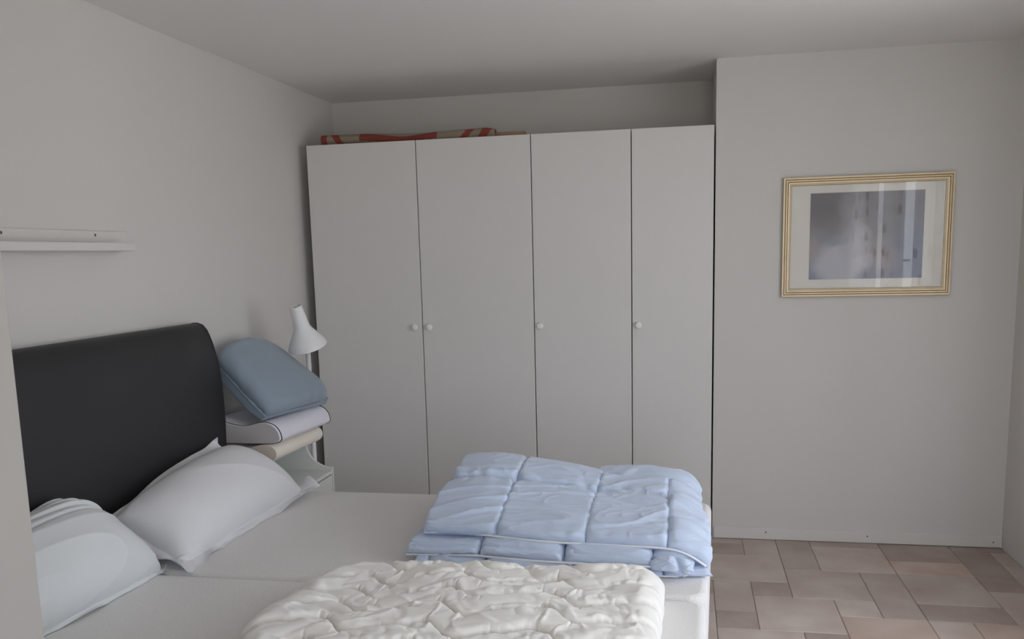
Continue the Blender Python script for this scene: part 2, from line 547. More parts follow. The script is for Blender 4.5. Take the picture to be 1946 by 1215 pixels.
def sheet_obj(name, top, bottom, material, parent=None, subsurf=1, flip=False):
    """closed skin from a top grid and a bottom grid with the same border layout"""
    nu, nv = top.shape[:2]
    verts = np.concatenate([top.reshape(-1, 3), bottom.reshape(-1, 3)])
    idx = np.arange(nu * nv).reshape(nu, nv)
    off = nu * nv

    def quads(I, rev):
        q = np.stack([I[:-1, :-1], I[1:, :-1], I[1:, 1:], I[:-1, 1:]], -1).reshape(-1, 4)
        return q[:, ::-1] if rev else q
    F = [quads(idx, flip), quads(idx + off, not flip)]
    for line, rv in ((idx[0, :], False), (idx[-1, :], True), (idx[:, 0], True), (idx[:, -1], False)):
        a, b = line[:-1], line[1:]
        q = np.stack([a, b, b + off, a + off], -1)
        F.append(q[:, ::-1] if (rv ^ flip) else q)
    F = np.concatenate(F)
    me = bpy.data.meshes.new(name)
    me.vertices.add(len(verts)); me.vertices.foreach_set('co', verts.astype(np.float32).ravel())
    me.loops.add(F.size); me.loops.foreach_set('vertex_index', F.astype(np.int32).ravel())
    me.polygons.add(len(F))
    me.polygons.foreach_set('loop_start', np.arange(0, F.size, 4, dtype=np.int32))
    me.polygons.foreach_set('loop_total', np.full(len(F), 4, dtype=np.int32))
    me.update(calc_edges=True); me.validate()
    me.materials.append(material)
    o = link_mesh(name, me, parent, True)
    if subsurf:
        md = o.modifiers.new('smooth', 'SUBSURF'); md.levels = subsurf; md.render_levels = subsurf
    return o


# ================================================================== SETTING
XL, XR, YB, YF, ZC = -0.06, 3.476, 0.544, -5.30, 2.363
T = 0.12


def struct(name, *a, **k):
    o = box(name, *a, **k); o['kind'] = 'structure'; return o


struct('wall_left', XL - T, XL, YF - T, YB + T, -0.1, ZC + 0.1, M['wall'])
struct('wall_back', XL, 2.112, YB, YB + T, -0.1, ZC + 0.1, M['wall'])
struct('wall_alcove', 2.106, XR + T, 0.0, YB + T, -0.1, ZC + 0.1, M['wall'])
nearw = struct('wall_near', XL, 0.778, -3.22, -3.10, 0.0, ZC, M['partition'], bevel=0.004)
# right wall around its window
bm = bmesh.new()
W1 = WIN1
bm_box(bm, XR, XR + T, YF - T, W1['y0'], -0.1, ZC + 0.1)
bm_box(bm, XR, XR + T, W1['y1'], 0.0, -0.1, ZC + 0.1)
bm_box(bm, XR, XR + T, W1['y0'], W1['y1'], -0.1, W1['z0'])
bm_box(bm, XR, XR + T, W1['y0'], W1['y1'], W1['z1'], ZC + 0.1)
tag(bm_obj('wall_right', bm, M['wall']), kind='structure')
bm = bmesh.new()
FILL_W = FILL_WIN
bm_box(bm, XL, FILL_W['x0'], YF - T, YF, -0.1, ZC + 0.1)
bm_box(bm, FILL_W['x1'], XR, YF - T, YF, -0.1, ZC + 0.1)
bm_box(bm, FILL_W['x0'], FILL_W['x1'], YF - T, YF, -0.1, FILL_W['z0'])
bm_box(bm, FILL_W['x0'], FILL_W['x1'], YF - T, YF, FILL_W['z1'], ZC + 0.1)
tag(bm_obj('wall_front', bm, M['wall']), kind='structure')

# ceiling: slab with two boards meeting at a faint joint
ceil = struct('ceiling', XL - T, XR + T, YF - T, YB + T, ZC + 0.012, ZC + 0.12, M['ceiling'])
box('ceiling_board', XL, XR, -0.8475, YB, ZC, ZC + 0.014, M['ceiling'], ceil, bevel=0.002, seg=1)
box('ceiling_board', XL, XR, YF, -0.8535, ZC - 0.004, ZC + 0.014, M['ceiling'], ceil, bevel=0.002, seg=1)

# windows
def window(name, axis, a0, a1, z0, z1, pos, out, nsash):
    e = bpy.data.objects.new(name, None); COL.objects.link(e)
    e['kind'] = 'structure'
    bm = bmesh.new()
    fr = 0.06

    def bb(a, b, c, d, p0, p1):
        if axis == 'y': bm_box(bm, min(p0, p1), max(p0, p1), a, b, c, d, 0.004, 1)
        else: bm_box(bm, a, b, min(p0, p1), max(p0, p1), c, d, 0.004, 1)
    p0, p1 = pos + out * 0.03, pos + out * 0.09
    bb(a0, a1, z0, z0 + fr, p0, p1); bb(a0, a1, z1 - fr, z1, p0, p1)
    step = (a1 - a0) / nsash
    for k in range(nsash + 1):
        c = a0 + step * k
        lo = c if k == 0 else (c - fr if k == nsash else c - fr / 2)
        bb(lo, lo + fr, z0, z1, p0, p1)
    bm_obj('window_frame', bm, M['winframe'], e)
    for k in range(nsash):
        u, v = a0 + step * k + fr * 0.6, a0 + step * (k + 1) - fr * 0.6
        q = pos + out * 0.06
        if axis == 'y': box('window_pane', q, q + 0.004, u, v, z0 + 0.05, z1 - 0.05, M['windowglass'], e)
        else: box('window_pane', u, v, q - 0.004, q, z0 + 0.05, z1 - 0.05, M['windowglass'], e)
    return e


w1 = window('window_1', 'y', W1['y0'], W1['y1'], W1['z0'], W1['z1'], XR, 1, 3)
tube('window_handle', [(XR + 0.028, -2.16, 1.36), (XR - 0.015, -2.16, 1.36), (XR - 0.02, -2.16, 1.34), (XR - 0.02, -2.16, 1.24)], 0.008, M['handle'], w1)
window('fill_window', 'x', FILL_W['x0'], FILL_W['x1'], FILL_W['z0'], FILL_W['z1'], YF, -1, 2)  # unseen window, added only to let in fill from the camera side

# baseboard under the picture wall
bb_ = struct('baseboard_back', 2.113, XR - 0.001, -0.012, 0.0, 0.002, 0.062, M['trim'], bevel=0.003)
for x, z in ((2.371, 0.040), (2.858, 0.037), (3.436, 0.029)):
    lathe('screw', [(0.0, 0.0022), (0.0028, 0.002), (0.0042, 0.0)], M['screw'], bb_, (x, -0.0118, z), (0, -1, 0), 10)

# floor with individual tiles laid in a mixed module
floor = struct('floor', XL - T, XR + T, YF - T, YB + T, -0.12, -0.004, M['grout'])
MX, MY = 0.1632, 0.1722
X0T, Y0T = 2.090, -0.083
TINT = {'light': (0.56, 0.485, 0.44), 'mid': (0.485, 0.415, 0.38), 'dark': (0.41, 0.34, 0.305), 'warm': (0.52, 0.42, 0.365)}
used = {}
tiles = []


def put(c, r, cw, rh, tint):
    """column c and row r in modules from the wall; row 0 starts at Y0T going towards the camera"""
    cells = [(c + i, r + j) for i in range(cw) for j in range(rh)]
    if any(q in used for q in cells): return False
    for q in cells: used[q] = 1
    tiles.append((c, r, cw, rh, tint)); return True


for spec in ((0, 0, 1, 1, 'dark'), (1, -1, 1, 2, 'mid'), (0, -1, 1, 1, 'mid'), (-1, 1, 3, 2, 'light'), (2, -1, 1, 3, 'mid'), (3, 0, 2, 2, 'light'),
             (3, -1, 2, 1, 'mid'), (2, 2, 2, 2, 'mid'), (0, 3, 1, 2, 'mid'), (1, 3, 1, 1, 'dark'), (1, 4, 2, 2, 'light'), (3, 4, 1, 1, 'light'),
             (0, 5, 1, 1, 'dark'), (0, 6, 2, 1, 'light'), (2, 6, 1, 1, 'dark'), (3, 5, 2, 2, 'warm'), (5, 5, 1, 2, 'light'),
             (4, 2, 1, 3, 'mid'), (5, -1, 2, 2, 'dark'), (5, 1, 2, 1, 'warm'), (5, 2, 2, 2, 'mid'), (7, 0, 1, 2, 'dark'), (7, 2, 1, 1, 'dark'), (8, 1, 1, 2, 'light'),
             (5, 4, 2, 1, 'dark'), (7, 3, 2, 2, 'mid'), (6, 5, 2, 2, 'warm')):
    put(*spec)
rg = random.Random(5)
for r in range(-1, 30):
    for c in range(-3, 9):
        if (c, r) in used: continue
        for cw, rh in rg.sample([(2, 2), (2, 1), (1, 1), (1, 2), (3, 2)], 5) + [(1, 1)]:
            if c + cw > 9 + (0 if cw == 1 else 0): continue
            if put(c, r, cw, rh, rg.choice(['light', 'mid', 'mid', 'dark', 'warm'])): break
tmesh = {}
for (c, r, cw, rh, tint) in tiles:
    x0 = X0T + c * MX; x1 = x0 + cw * MX
    y1 = Y0T - r * MY; y0 = y1 - rh * MY
    x1 = min(x1, XR - 0.001); y1 = min(y1, -0.001); y0 = max(y0, YF + 0.001)
    if x1 - x0 < 0.01 or y1 - y0 < 0.01: continue
    key = (round(x1 - x0, 4), round(y1 - y0, 4))
    if key not in tmesh:
        bm = bmesh.new(); g = 0.0016; hx, hy = key[0] / 2 - g, key[1] / 2 - g
        bm_box(bm, -hx, hx, -hy, hy, -0.008, 0.0, 0.0018, 1)
        bmesh.ops.recalc_face_normals(bm, faces=bm.faces)
        me = bpy.data.meshes.new('floor_tile'); bm.to_mesh(me); bm.free(); me.materials.append(M['tile']); tmesh[key] = me
    o = bpy.data.objects.new('floor_tile', tmesh[key]); COL.objects.link(o)
    o.parent = floor
    o.location = ((x0 + x1) / 2, (y0 + y1) / 2, rg.uniform(-0.0006, 0.0))
    k = rg.uniform(0.94, 1.06)
    o.color = (*[v * k for v in TINT[tint]], 1)

# ================================================================== WARDROBE UNITS
HW = 2.060


def knob(x, z, parent):
    return lathe('knob', [(0.0, 0.024), (0.012, 0.0235), (0.0165, 0.021), (0.0175, 0.017), (0.0155, 0.013), (0.009, 0.009), (0.007, 0.004), (0.008, 0.0)],
                 M['knob'], parent, (x, 0.0, z), (0, -1, 0), 28)


def wardrobe(x0, x1, doors, label):
    t = thing('wardrobe', label, 'wardrobe', ((x0 + x1) / 2, 0.27, 0), 'row of plain white wardrobes')
    a, b = x0 + 0.003, x1 - 0.003
    y0, y1, th = 0.023, 0.525, 0.018
    box('side_panel', a, a + th, y0, y1, 0.0, HW, M['lacquer'], t)
    box('side_panel', b - th, b, y0, y1, 0.0, HW, M['lacquer'], t)
    box('top_panel', a + th, b - th, y0, y1, HW - th, HW, M['lacquer'], t)
    box('bottom_panel', a + th, b - th, y0, y1, 0.06, 0.06 + th, M['lacquer'], t)
    box('back_panel', a + th, b - th, y1 - 0.006, y1, 0.06 + th, HW - th, M['inner'], t)
    box('plinth', a + th, b - th, y0 + 0.03, y0 + 0.045, 0.0, 0.06, M['lacquer'], t)
    for (d0, d1, kx) in doors:
        d = box('door', d0 + 0.0024, d1 - 0.0024, 0.0, 0.0185, 0.065, HW, M['lacquer'], t, bevel=0.0012, seg=1)
        knob(kx, 1.099, d)
    return t


wardrobe(0.0, 1.2, [(0.0, 0.6, 0.561), (0.6, 1.2, 0.642)], 'white two-door wardrobe unit at the left wall with two round knobs')
wardrobe(1.2, 1.7, [(1.2, 1.7, 1.233)], 'white single-door wardrobe between the two-door wardrobe and the narrow one')
wardrobe(1.7, 2.1, [(1.7, 2.1, 1.733)], 'narrowest white wardrobe unit, right end beside the picture wall')

# patterned roll on top
rt = thing('paper_roll', 'rolled beige sheet with red pattern lying on top of the left wardrobe', 'roll', (0.5, 0.075, HW))
nx, na = 320, 56
vs, fs, mi = [], [], []
xs = np.linspace(0.067, 1.008, nx)
for i, x in enumerate(xs):
    s = (x - 0.067) / 0.941
    r = 0.0285 - 0.008 * s + 0.0022 * math.sin(s * 9.0) * (0.4 + s)
    if s > 0.88: r += 0.0025 * math.sin((s - 0.88) / 0.12 * math.pi)
    cy = 0.075 + 0.004 * math.sin(s * 5)
    for k in range(na):
        th_ = 2 * math.pi * k / na
        rr = r * (1 + 0.05 * math.sin(3 * th_ + 6 * s))
        vs.append((x, cy - rr * math.cos(th_), HW + 0.0305 - 0.008 * s + rr * math.sin(th_) * 1.0))
zmin = {}
for i in range(nx):
    seg = vs[i * na:(i + 1) * na]; mz = min(v[2] for v in seg)
    for k in range(na):
        v = vs[i * na + k]; vs[i * na + k] = (v[0], v[1], v[2] - mz + HW + 0.0005)


def redband(x, th_):
    d = math.degrees(th_) % 360          # 0 = towards the camera, 90 = top
    e = d if d < 180 else d - 360
    if x < 0.098: return True
    if abs(x - (0.150 - 0.00028 * (e - 30))) < 0.020: return True
    if 0.28 < x < 0.70 and e < 18 + 58 * abs((x - 0.52) / 0.2) ** 1.3 * (1 if x < .52 else 1.25) and e > -40 + 150 * max(0, abs(x - 0.50) - 0.10): return True
    if abs(x - (0.872 + 0.0004 * (e - 30))) < 0.021: return True
    if abs(x - (0.965 + 0.0003 * (e - 30))) < 0.024: return True
    return False


for i in range(nx - 1):
    for k in range(na):
        k2 = (k + 1) % na
        fs.append((i * na + k, (i + 1) * na + k, (i + 1) * na + k2, i * na + k2))
        mi.append(1 if redband((xs[i] + xs[i + 1]) / 2, 2 * math.pi * (k + .5) / na) else 0)
fs.append(tuple(range(na))); fs.append(tuple(range((nx - 1) * na, nx * na))[::-1]); mi += [1, 1]
o = pydata('rolled_sheet', vs, fs, [M['beige'], M['red']], rt, True)
o.data.polygons.foreach_set('material_index', mi)
tube('core_tube', [(0.98, 0.075, HW + 0.0165), (1.07, 0.075, HW + 0.015), (1.163, 0.075, HW + 0.0135)], 0.0125, M['tube'], rt, 16)

# ================================================================== PICTURE
pt = thing('framed_picture', 'framed blue-grey print in a stepped gold frame on the right wall', 'picture', (2.8015, 0.0, 1.2285))
PX0, PX1, PZ0, PZ1 = 2.421, 3.182, 1.2285, 1.7945
# frame cross-section: (inset from outer edge, stand-off from wall, material)
prof = [(0.0, 0.001, 1), (0.0, 0.017, 1), (0.003, 0.0205, 0), (0.0085, 0.021, 0), (0.0105, 0.0175, 1), (0.0125, 0.0175, 1), (0.014, 0.0215, 0),
        (0.019, 0.022, 0), (0.0205, 0.018, 1), (0.0225, 0.018, 1), (0.0245, 0.0205, 0), (0.029, 0.0195, 0), (0.036, 0.0145, 0), (0.0385, 0.0125, 1), (0.0395, 0.0095, 1)]
corners = [(PX0, PZ0, 1, 1), (PX1, PZ0, -1, 1), (PX1, PZ1, -1, -1), (PX0, PZ1, 1, -1)]
for s in range(4):
    A, B = corners[s], corners[(s + 1) % 4]
    vs = []
    for (i_, d_, _m) in prof:
        vs.append((A[0] + A[2] * i_, -d_, A[1] + A[3] * i_)); vs.append((B[0] + B[2] * i_, -d_, B[1] + B[3] * i_))
    vs.append((A[0] + A[2] * 0.0395, -0.001, A[1] + A[3] * 0.0395)); vs.append((B[0] + B[2] * 0.0395, -0.001, B[1] + B[3] * 0.0395))
    n_ = len(vs) // 2
    fs = [(2 * k, 2 * k + 1, 2 * ((k + 1) % n_) + 1, 2 * ((k + 1) % n_)) for k in range(n_)]
    fs += [tuple(range(0, 2 * n_, 2)), tuple(range(1, 2 * n_, 2))[::-1]]
    o = pydata('frame_rail', vs, fs, [M['gold'], M['golddark']], pt)
    mi = [1 if (k >= len(prof) - 1 or (prof[k][2] and prof[(k + 1) % len(prof)][2])) else 0 for k in range(n_)] + [1, 1]
    o.data.polygons.foreach_set('material_index', mi)
    bm = bmesh.new(); bm.from_mesh(o.data); bmesh.ops.recalc_face_normals(bm, faces=bm.faces); bm.to_mesh(o.data); bm.free()
box('mount_board', PX0 + 0.036, PX1 - 0.036, -0.006, -0.002, PZ0 + 0.036, PZ1 - 0.036, M['mount'], pt)
art = box('print', -0.2545, 0.2545, -0.0006, 0.0006, -0.2035, 0.2035, M['print'], None)
art.parent = pt; art.matrix_parent_inverse = world_of(pt).inverted()
art.location = (2.8025, -0.0068, 1.5145)
box('glass', PX0 + 0.037, PX1 - 0.037, -0.0112, -0.0092, PZ0 + 0.037, PZ1 - 0.037, M['pictureglass'], pt)

# ================================================================== WALL SHELF (picture ledge)
sh = thing('picture_ledge', 'narrow white picture ledge screwed to the left wall above the bed', 'shelf', (XL, -2.3, 1.50))
box('back_plate', XL, XL + 0.012, -3.09, -1.535, 1.520, 1.583, M['shelf'], sh, bevel=0.002, seg=1)
box('ledge_board', XL + 0.012, 0.018, -3.09, -1.58, 1.512, 1.524, M['shelf'], sh, bevel=0.001, seg=1)
box('front_lip', 0.018, 0.030, -3.09, -1.60, 1.512, 1.540, M['shelf'], sh, bevel=0.002, seg=1)
for y in (-2.140, -1.708, -2.75):
    lathe('screw', [(0.0, 0.0016), (0.004, 0.0014), (0.0052, 0.0)], M['screw'], sh, (XL + 0.012, y, 1.5685), (1, 0, 0), 12)

# ================================================================== BED
ZM = 0.522
hb = thing('headboard', 'dark grey leatherette headboard curving back to the left wall', 'headboard', (0.02, -2.1, 0))
front = [(0.070, 0.15), (0.074, 0.45), (0.077, 0.687), (0.083, 0.855), (0.080, 0.966), (0.071, 1.054), (0.053, 1.13), (0.040, 1.168), (0.030, 1.191), (0.013, 1.211), (-0.010, 1.219), (-0.030, 1.219), (-0.048, 1.214)]
back = [(-0.052, 1.205), (-0.045, 1.196), (-0.012, 1.190), (0.006, 1.175), (0.022, 1.12), (0.040, 1.054), (0.049, 0.966), (0.052, 0.855), (0.046, 0.687), (0.043, 0.45), (0.04, 0.15)]
pr = front + back
ny = 9
ys = np.linspace(-2.99, -1.165, ny)
vs, fs = [], []
n_ = len(pr)
for y in ys:
    for (x, z) in pr: vs.append((x, y, z))
for i in range(ny - 1):
    for k in range(n_):
        k2 = (k + 1) % n_
        fs.append((i * n_ + k, i * n_ + k2, (i + 1) * n_ + k2, (i + 1) * n_ + k))
fs += [tuple(range(n_))[::-1], tuple(range((ny - 1) * n_, ny * n_))]
o = pydata('upholstery', vs, fs, M['leather'], hb)
bm = bmesh.new(); bm.from_mesh(o.data); bmesh.ops.recalc_face_normals(bm, faces=bm.faces)
bm.to_mesh(o.data); bm.free()
o.data.polygons.foreach_set('use_smooth', [len(p.vertices) == 4 for p in o.data.polygons])
md = o.modifiers.new('edge', 'BEVEL'); md.width = 0.004; md.segments = 2; md.limit_method = 'ANGLE'; md.angle_limit = math.radians(50)
tube('edge_seam', [(x, -1.1655, z) for x, z in front], 0.0022, M['blackpipe'], hb, 6)
for y in (-2.7, -1.45):
    box('leg', 0.035, 0.065, y - 0.03, y + 0.03, 0.0, 0.155, M['leather'], hb, bevel=0.003)


def mattress(y0, y1, label, seed, xf, skew):
    t = thing('bed', label, 'bed', (1.06, (y0 + y1) / 2, 0), 'two single beds pushed together')
    # mattress: soft-edged block, slightly irregular top
    bm = bmesh.new()
    bm_box(bm, 0.088, 2.052, y0, y1, 0.30, ZM)
    up = [e for e in bm.edges if abs(e.verts[0].co.z - e.verts[1].co.z) > 0.1]
    bmesh.ops.bevel(bm, geom=up, offset=0.058, segments=7, profile=0.5, affect='EDGES')
    rim = [e for e in bm.edges if abs(e.verts[0].co.z - e.verts[1].co.z) < 0.001 and len(e.link_faces) == 2 and any(abs(f.normal.z) < 0.5 for f in e.link_faces) and any(len(f.verts) > 4 for f in e.link_faces)]
    bmesh.ops.bevel(bm, geom=rim, offset=0.024, segments=5, profile=0.5, affect='EDGES')
    bmesh.ops.recalc_face_normals(bm, faces=bm.faces)

    def square_up(b):           # the beds stand a touch askew: foot edge runs slightly off square
        for v in b.verts:
            v.co.x = 0.088 + (v.co.x - 0.088) / (2.052 - 0.088) * (xf + (v.co.y - y1) * skew - 0.088)
    square_up(bm)
    mo = bm_obj('mattress', bm, M['mattress'], t, True)
    wn = mo.modifiers.new('normals', 'WEIGHTED_NORMAL'); wn.keep_sharp = False; wn.weight = 90
    bm = bmesh.new(); bm_box(bm, 0.09, 2.035, y0 + 0.008, y1 - 0.008, 0.11, 0.298, 0.012, 3)
    square_up(bm)
    bm_obj('bed_base', bm, M['base'], t, True)
    pts = []
    for (x, y) in ((0.12, y0 - 0.001), (xf - 0.09, y0 - 0.001)): pts.append((x, y, 0.415))
    tube('seam_piping', pts, 0.004, M['mattress'], t, 6)
    for x in (0.2, 1.85):
        for y in (y0 + 0.12, y1 - 0.12):
            lathe('leg', [(0.0, 0.0), (0.02, 0.0), (0.026, 0.111), (0.0, 0.111)], M['screw'], t, (x, y, 0), (0, 0, 1), 16)
    return t


mattress(-2.124, -1.158, 'far single bed next to the nightstand with plain white mattress', 1, 2.064, 0.040)
mattress(-3.085, -2.135, 'near single bed with plain white mattress under the cream duvet', 2, 2.022, 0.036)

# ------------------------------------------------------------------ white pillow with flange, far bed
def grid_uv(nu, nv):
    return np.meshgrid(np.linspace(0, 1, nu), np.linspace(0, 1, nv), indexing='ij')


def smoothstep(a, b, x):
    t = np.clip((x - a) / (b - a), 0, 1); return t * t * (3 - 2 * t)


def flanged_pillow(name, label, ctrl, material, nu, nv, fl_u, fl_v, exc, press, maxh, seed, group, flutter=0.008, iters=160, folds=0.0):
    S = surf(ctrl, nu, nv)
    U, V_ = grid_uv(nu, nv)
    exc_u, exc_v = exc
    su = np.minimum(U, 1 - U) / fl_u; sv = np.minimum(V_, 1 - V_) / fl_v
    ed = np.minimum(su, sv)                      # <1 in the flange
    rng = np.random.default_rng(seed)
    lap = smooth_noise(nu, nv, 9, 11, rng)
    N = normals(S)
    if N[nu // 2, nv // 2, 2] < 0: N = -N; sg = -1
    else: sg = 1
    S = S + N * (np.clip(1 - ed, 0, 1) ** 1.5 * lap * flutter)[..., None]
    pin = np.where(np.abs(ed - 1) < 0.10, 0.55, np.where(ed < 1, 0.25, 0.0))
    P = cloth(S, 1 + exc_u, 1 + exc_v, pin, press, iters, seed, 0.004, 0.10, floor=ZM + 0.002, sgn=sg, maxh=maxh, cells=(22, 22))
    inn = np.clip((ed - 0.8) / 0.5, 0, 1)
    P += N * (0.005 * creases(S, 0.22, 0.07, seed + 5, 0.8, 3.0) * inn)[..., None]
    P += N * (0.0022 * (puckers(S, [fl_u, 1 - fl_u], 0, 0.022, 0.05, seed + 6) + puckers(S, [fl_v, 1 - fl_v], 1, 0.022, 0.05, seed + 7)))[..., None]
    if folds:
        fold = np.sin(2 * math.pi * (V_ / 0.115 + 0.25 * np.sin(U * 7.0) + 0.4 * U)) * smoothstep(0.0, 0.05, V_) * (1 - smoothstep(0.27, 0.30, V_))
        P += N * (folds * fold - folds * 0.9 * np.exp(-((V_ - 0.30 - 0.10 * U) / 0.012) ** 2) * smoothstep(0.02, 0.15, U))[..., None]
    Bt = S - N * (0.002 + 0.022 * np.clip((ed - 1) * 1.2, 0, 1))[..., None]
    Bt[..., 2] = np.maximum(Bt[..., 2], ZM + 0.0008)
    P[..., 2] = np.maximum(P[..., 2], Bt[..., 2] + 0.0015)
    o = sheet_obj(name, P, Bt, material, None, 1, flip=(sg < 0))
    tag(o, label, 'pillow', group)
    return o


# u runs along the bed width (far -> near), v from the headboard to the front edge
flanged_pillow('pillow', 'white striped pillow with loose flange, leaning across the far bed head', [
    [(0.120, -1.325, 0.768), (0.225, -1.235, 0.652), (0.345, -1.205, 0.568), (0.520, -1.235, 0.556)],
    [(0.105, -1.440, 0.734), (0.225, -1.400, 0.646), (0.345, -1.400, 0.572), (0.475, -1.420, 0.530)],
    [(0.105, -1.720, 0.703), (0.215, -1.690, 0.632), (0.340, -1.700, 0.565), (0.452, -1.720, 0.527)],
    [(0.115, -1.940, 0.655), (0.210, -1.930, 0.600), (0.330, -1.940, 0.552), (0.462, -1.960, 0.527)],
    [(0.120, -2.055, 0.668), (0.205, -2.050, 0.620), (0.310, -2.065, 0.570), (0.485, -2.165, 0.532)]],
    M['pillow'], 170, 110, 0.055, 0.085, (0.006, 0.014), 0.0001, None, 3, 'white pillows on the beds', 0.014)

flanged_pillow('pillow', 'plain smooth white pillow at near bed head, partly hidden by the near wall', [
    [(0.110, -2.100, 0.650), (0.190, -2.090, 0.572), (0.285, -2.090, 0.536), (0.388, -2.115, 0.528)],
    [(0.112, -2.205, 0.770), (0.190, -2.245, 0.655), (0.285, -2.245, 0.578), (0.388, -2.200, 0.528)],
    [(0.105, -2.380, 0.750), (0.190, -2.390, 0.672), (0.288, -2.360, 0.602), (0.380, -2.360, 0.527)],
    [(0.105, -2.560, 0.735), (0.190, -2.560, 0.670), (0.290, -2.560, 0.605), (0.360, -2.560, 0.527)],
    [(0.105, -2.780, 0.730), (0.190, -2.790, 0.665), (0.290, -2.800, 0.600), (0.350, -2.800, 0.527)],
    [(0.105, -2.960, 0.720), (0.190, -2.970, 0.655), (0.290, -2.980, 0.590), (0.350, -2.980, 0.530)]],
    M['pillow2'], 150, 100, 0.03, 0.04, (0.006, 0.014), 0.0001, None, 11, 'white pillows on the beds', 0.012, folds=0.008)

# ------------------------------------------------------------------ quilted cream duvet on the near bed
def crumple(nu, nv, cells, seed):
    rng = np.random.default_rng(seed)
    return smooth_noise(nu, nv, cells[0], cells[1], rng)


def rounded_run(a0, a1, h, rad, n):
    """arc-length samples over a rounded hump: returns (pos, height) arrays"""
    pts = [(a0 + 0.004, 0.0)]
    for k in range(0, 13):
        t = math.pi / 2 * k / 12
        pts.append((a0 + rad - rad * math.cos(t) * 1.0, h - rad + rad * math.sin(t)))
    for k in range(0, 13):
        t = math.pi / 2 * k / 12
        pts.append((a1 - rad + rad * math.sin(t), h - rad + rad * math.cos(t)))
    pts.append((a1 - 0.004, 0.0))
    pts = np.array(pts)
    L = np.concatenate([[0], np.cumsum(np.linalg.norm(np.diff(pts, axis=0), axis=1))])
    q = np.linspace(0, L[-1], n)
    return np.interp(q, L, pts[:, 0]), np.interp(q, L, pts[:, 1])


cd = thing('duvet', 'cream white wave-quilted duvet folded at the foot of the near bed', 'duvet', (1.42, -2.55, ZM))
nu, nv = 270, 210
xs_, hx = rounded_run(1.005, 1.888, 0.082, 0.042, nu)
ys_, hy = rounded_run(-2.175, -3.06, 0.100, 0.045, nv) if False else (None, None)
yy, hy = rounded_run(-3.06, -2.190, 0.098, 0.040, nv)
S = np.zeros((nu, nv, 3))
fx = hx / hx.max(); fy = hy / hy.max()
S[..., 0] = xs_[:, None]; S[..., 1] = yy[None, :]
S[..., 2] = ZM + 0.004 + 0.086 * np.minimum(fx[:, None], 1) * np.minimum(fy[None, :], 1)
# sides: pinch the footprint of low borders in a little
U, V_ = grid_uv(nu, nv)
ang = crumple(nu, nv, (6, 5), 4)
S[..., 2] += 0.012 * ang * np.minimum(fx[:, None], fy[None, :])
S[..., 0] += (0.030 * crumple(nu, nv, (3, 9), 8) + 0.016 * np.abs(np.sin((S[..., 1] + 2.21) / 0.108 * math.pi)) * -1.0) * (1 - smoothstep(0.0, 0.30, U))
S[..., 1] += (0.010 * crumple(nu, nv, (9, 3), 9)) * smoothstep(0.75, 1, V_)
wl = 0.255
k_ = (S[..., 1] + 2.235 + 0.024 * np.sin(2 * math.pi * (S[..., 0] - 1.42) / wl) + 0.008 * np.sin(4 * math.pi * (S[..., 0] - 1.42) / wl)) / 0.108
dist = np.abs(k_ - np.round(k_)) * 0.108
pin = np.where(dist < 0.0030, 0.5, 0.0)
brk = 0.5 + 0.5 * np.sin(2 * math.pi * S[..., 0] / wl + 1.0)
pin[:2] = pin[-2:] = 0.8; pin[:, :2] = pin[:, -2:] = 0.8
Sd = S.copy(); N = normals(S)
if N[nu // 2, nv // 2, 2] < 0: N = -N; sg = -1
else: sg = 1
Sd -= N * (0.015 * np.exp(-(dist / 0.0055) ** 2))[..., None]
P = cloth(Sd, 1.11, 1.09, pin, 0.00016, 130, 21, 0.010, 0.06, floor=ZM + 0.002, sgn=sg, maxh=0.015, cells=(46, 34))
away = np.clip(dist / 0.012, 0.12, 1) * np.clip(np.minimum(np.minimum(U, 1 - U) * 14, np.minimum(V_, 1 - V_) * 14), 0, 1)
P += N * ((0.0100 * puffs(S, 0.11, 0.075, 61, 1.0) + 0.0055 * creases(S, 0.075, 0.05, 64, 1.1, 4.0) + 0.0042 * puffs(S, 0.042, 0.034, 62, 1.0)) * away)[..., None]
gath = smooth_noise(nu, nv, 75, 30, np.random.default_rng(63)) * np.exp(-(dist / 0.022) ** 1.5) * np.clip(dist / 0.005, 0, 1)
P += N * (0.0036 * gath)[..., None]
P[..., 2] = np.maximum(P[..., 2], ZM + 0.0045)
Bt = S.copy(); Bt[..., 2] = ZM + 0.003
sheet_obj('quilted_cover', P, Bt, M['quilt'], cd, 1, flip=(sg < 0))
# lower fold peeking out along the left side
nu2, nv2 = 60, 160
S2 = surf([[(0.962, -2.245, 0.527), (0.962, -2.45, 0.527), (0.962, -2.7, 0.527), (0.97, -3.03, 0.527)],
           [(0.985, -2.215, 0.562), (0.985, -2.45, 0.562), (0.985, -2.7, 0.562), (0.99, -3.04, 0.56)],
           [(1.070, -2.195, 0.570), (1.070, -2.45, 0.570), (1.070, -2.7, 0.570), (1.070, -3.05, 0.57)]], nu2, nv2)
U2, V2 = grid_uv(nu2, nv2)
S2[..., 0] += 0.022 * np.sin(V2 * 22 + 1.0) * (1 - U2)
N2 = normals(S2); sg2 = 1 if N2[30, 80, 2] > 0 else -1
pin2 = np.zeros((nu2, nv2)); pin2[:1] = 0.6; pin2[-2:] = 0.8; pin2[:, :2] = pin2[:, -2:] = 0.7
kk = np.abs(V2 * 8 - np.round(V2 * 8)) / 8
pin2 = np.where(kk < 0.006, 0.5, pin2)
P2 = cloth(S2, 1.06, 1.10, pin2, 0.0003, 130, 5, 0.004, 0.3, floor=ZM + 0.002, sgn=sg2, maxh=0.035, cells=(8, 40))
P2[..., 2] = np.maximum(P2[..., 2], ZM + 0.0045)
B2 = S2.copy(); B2[..., 2] = ZM + 0.003
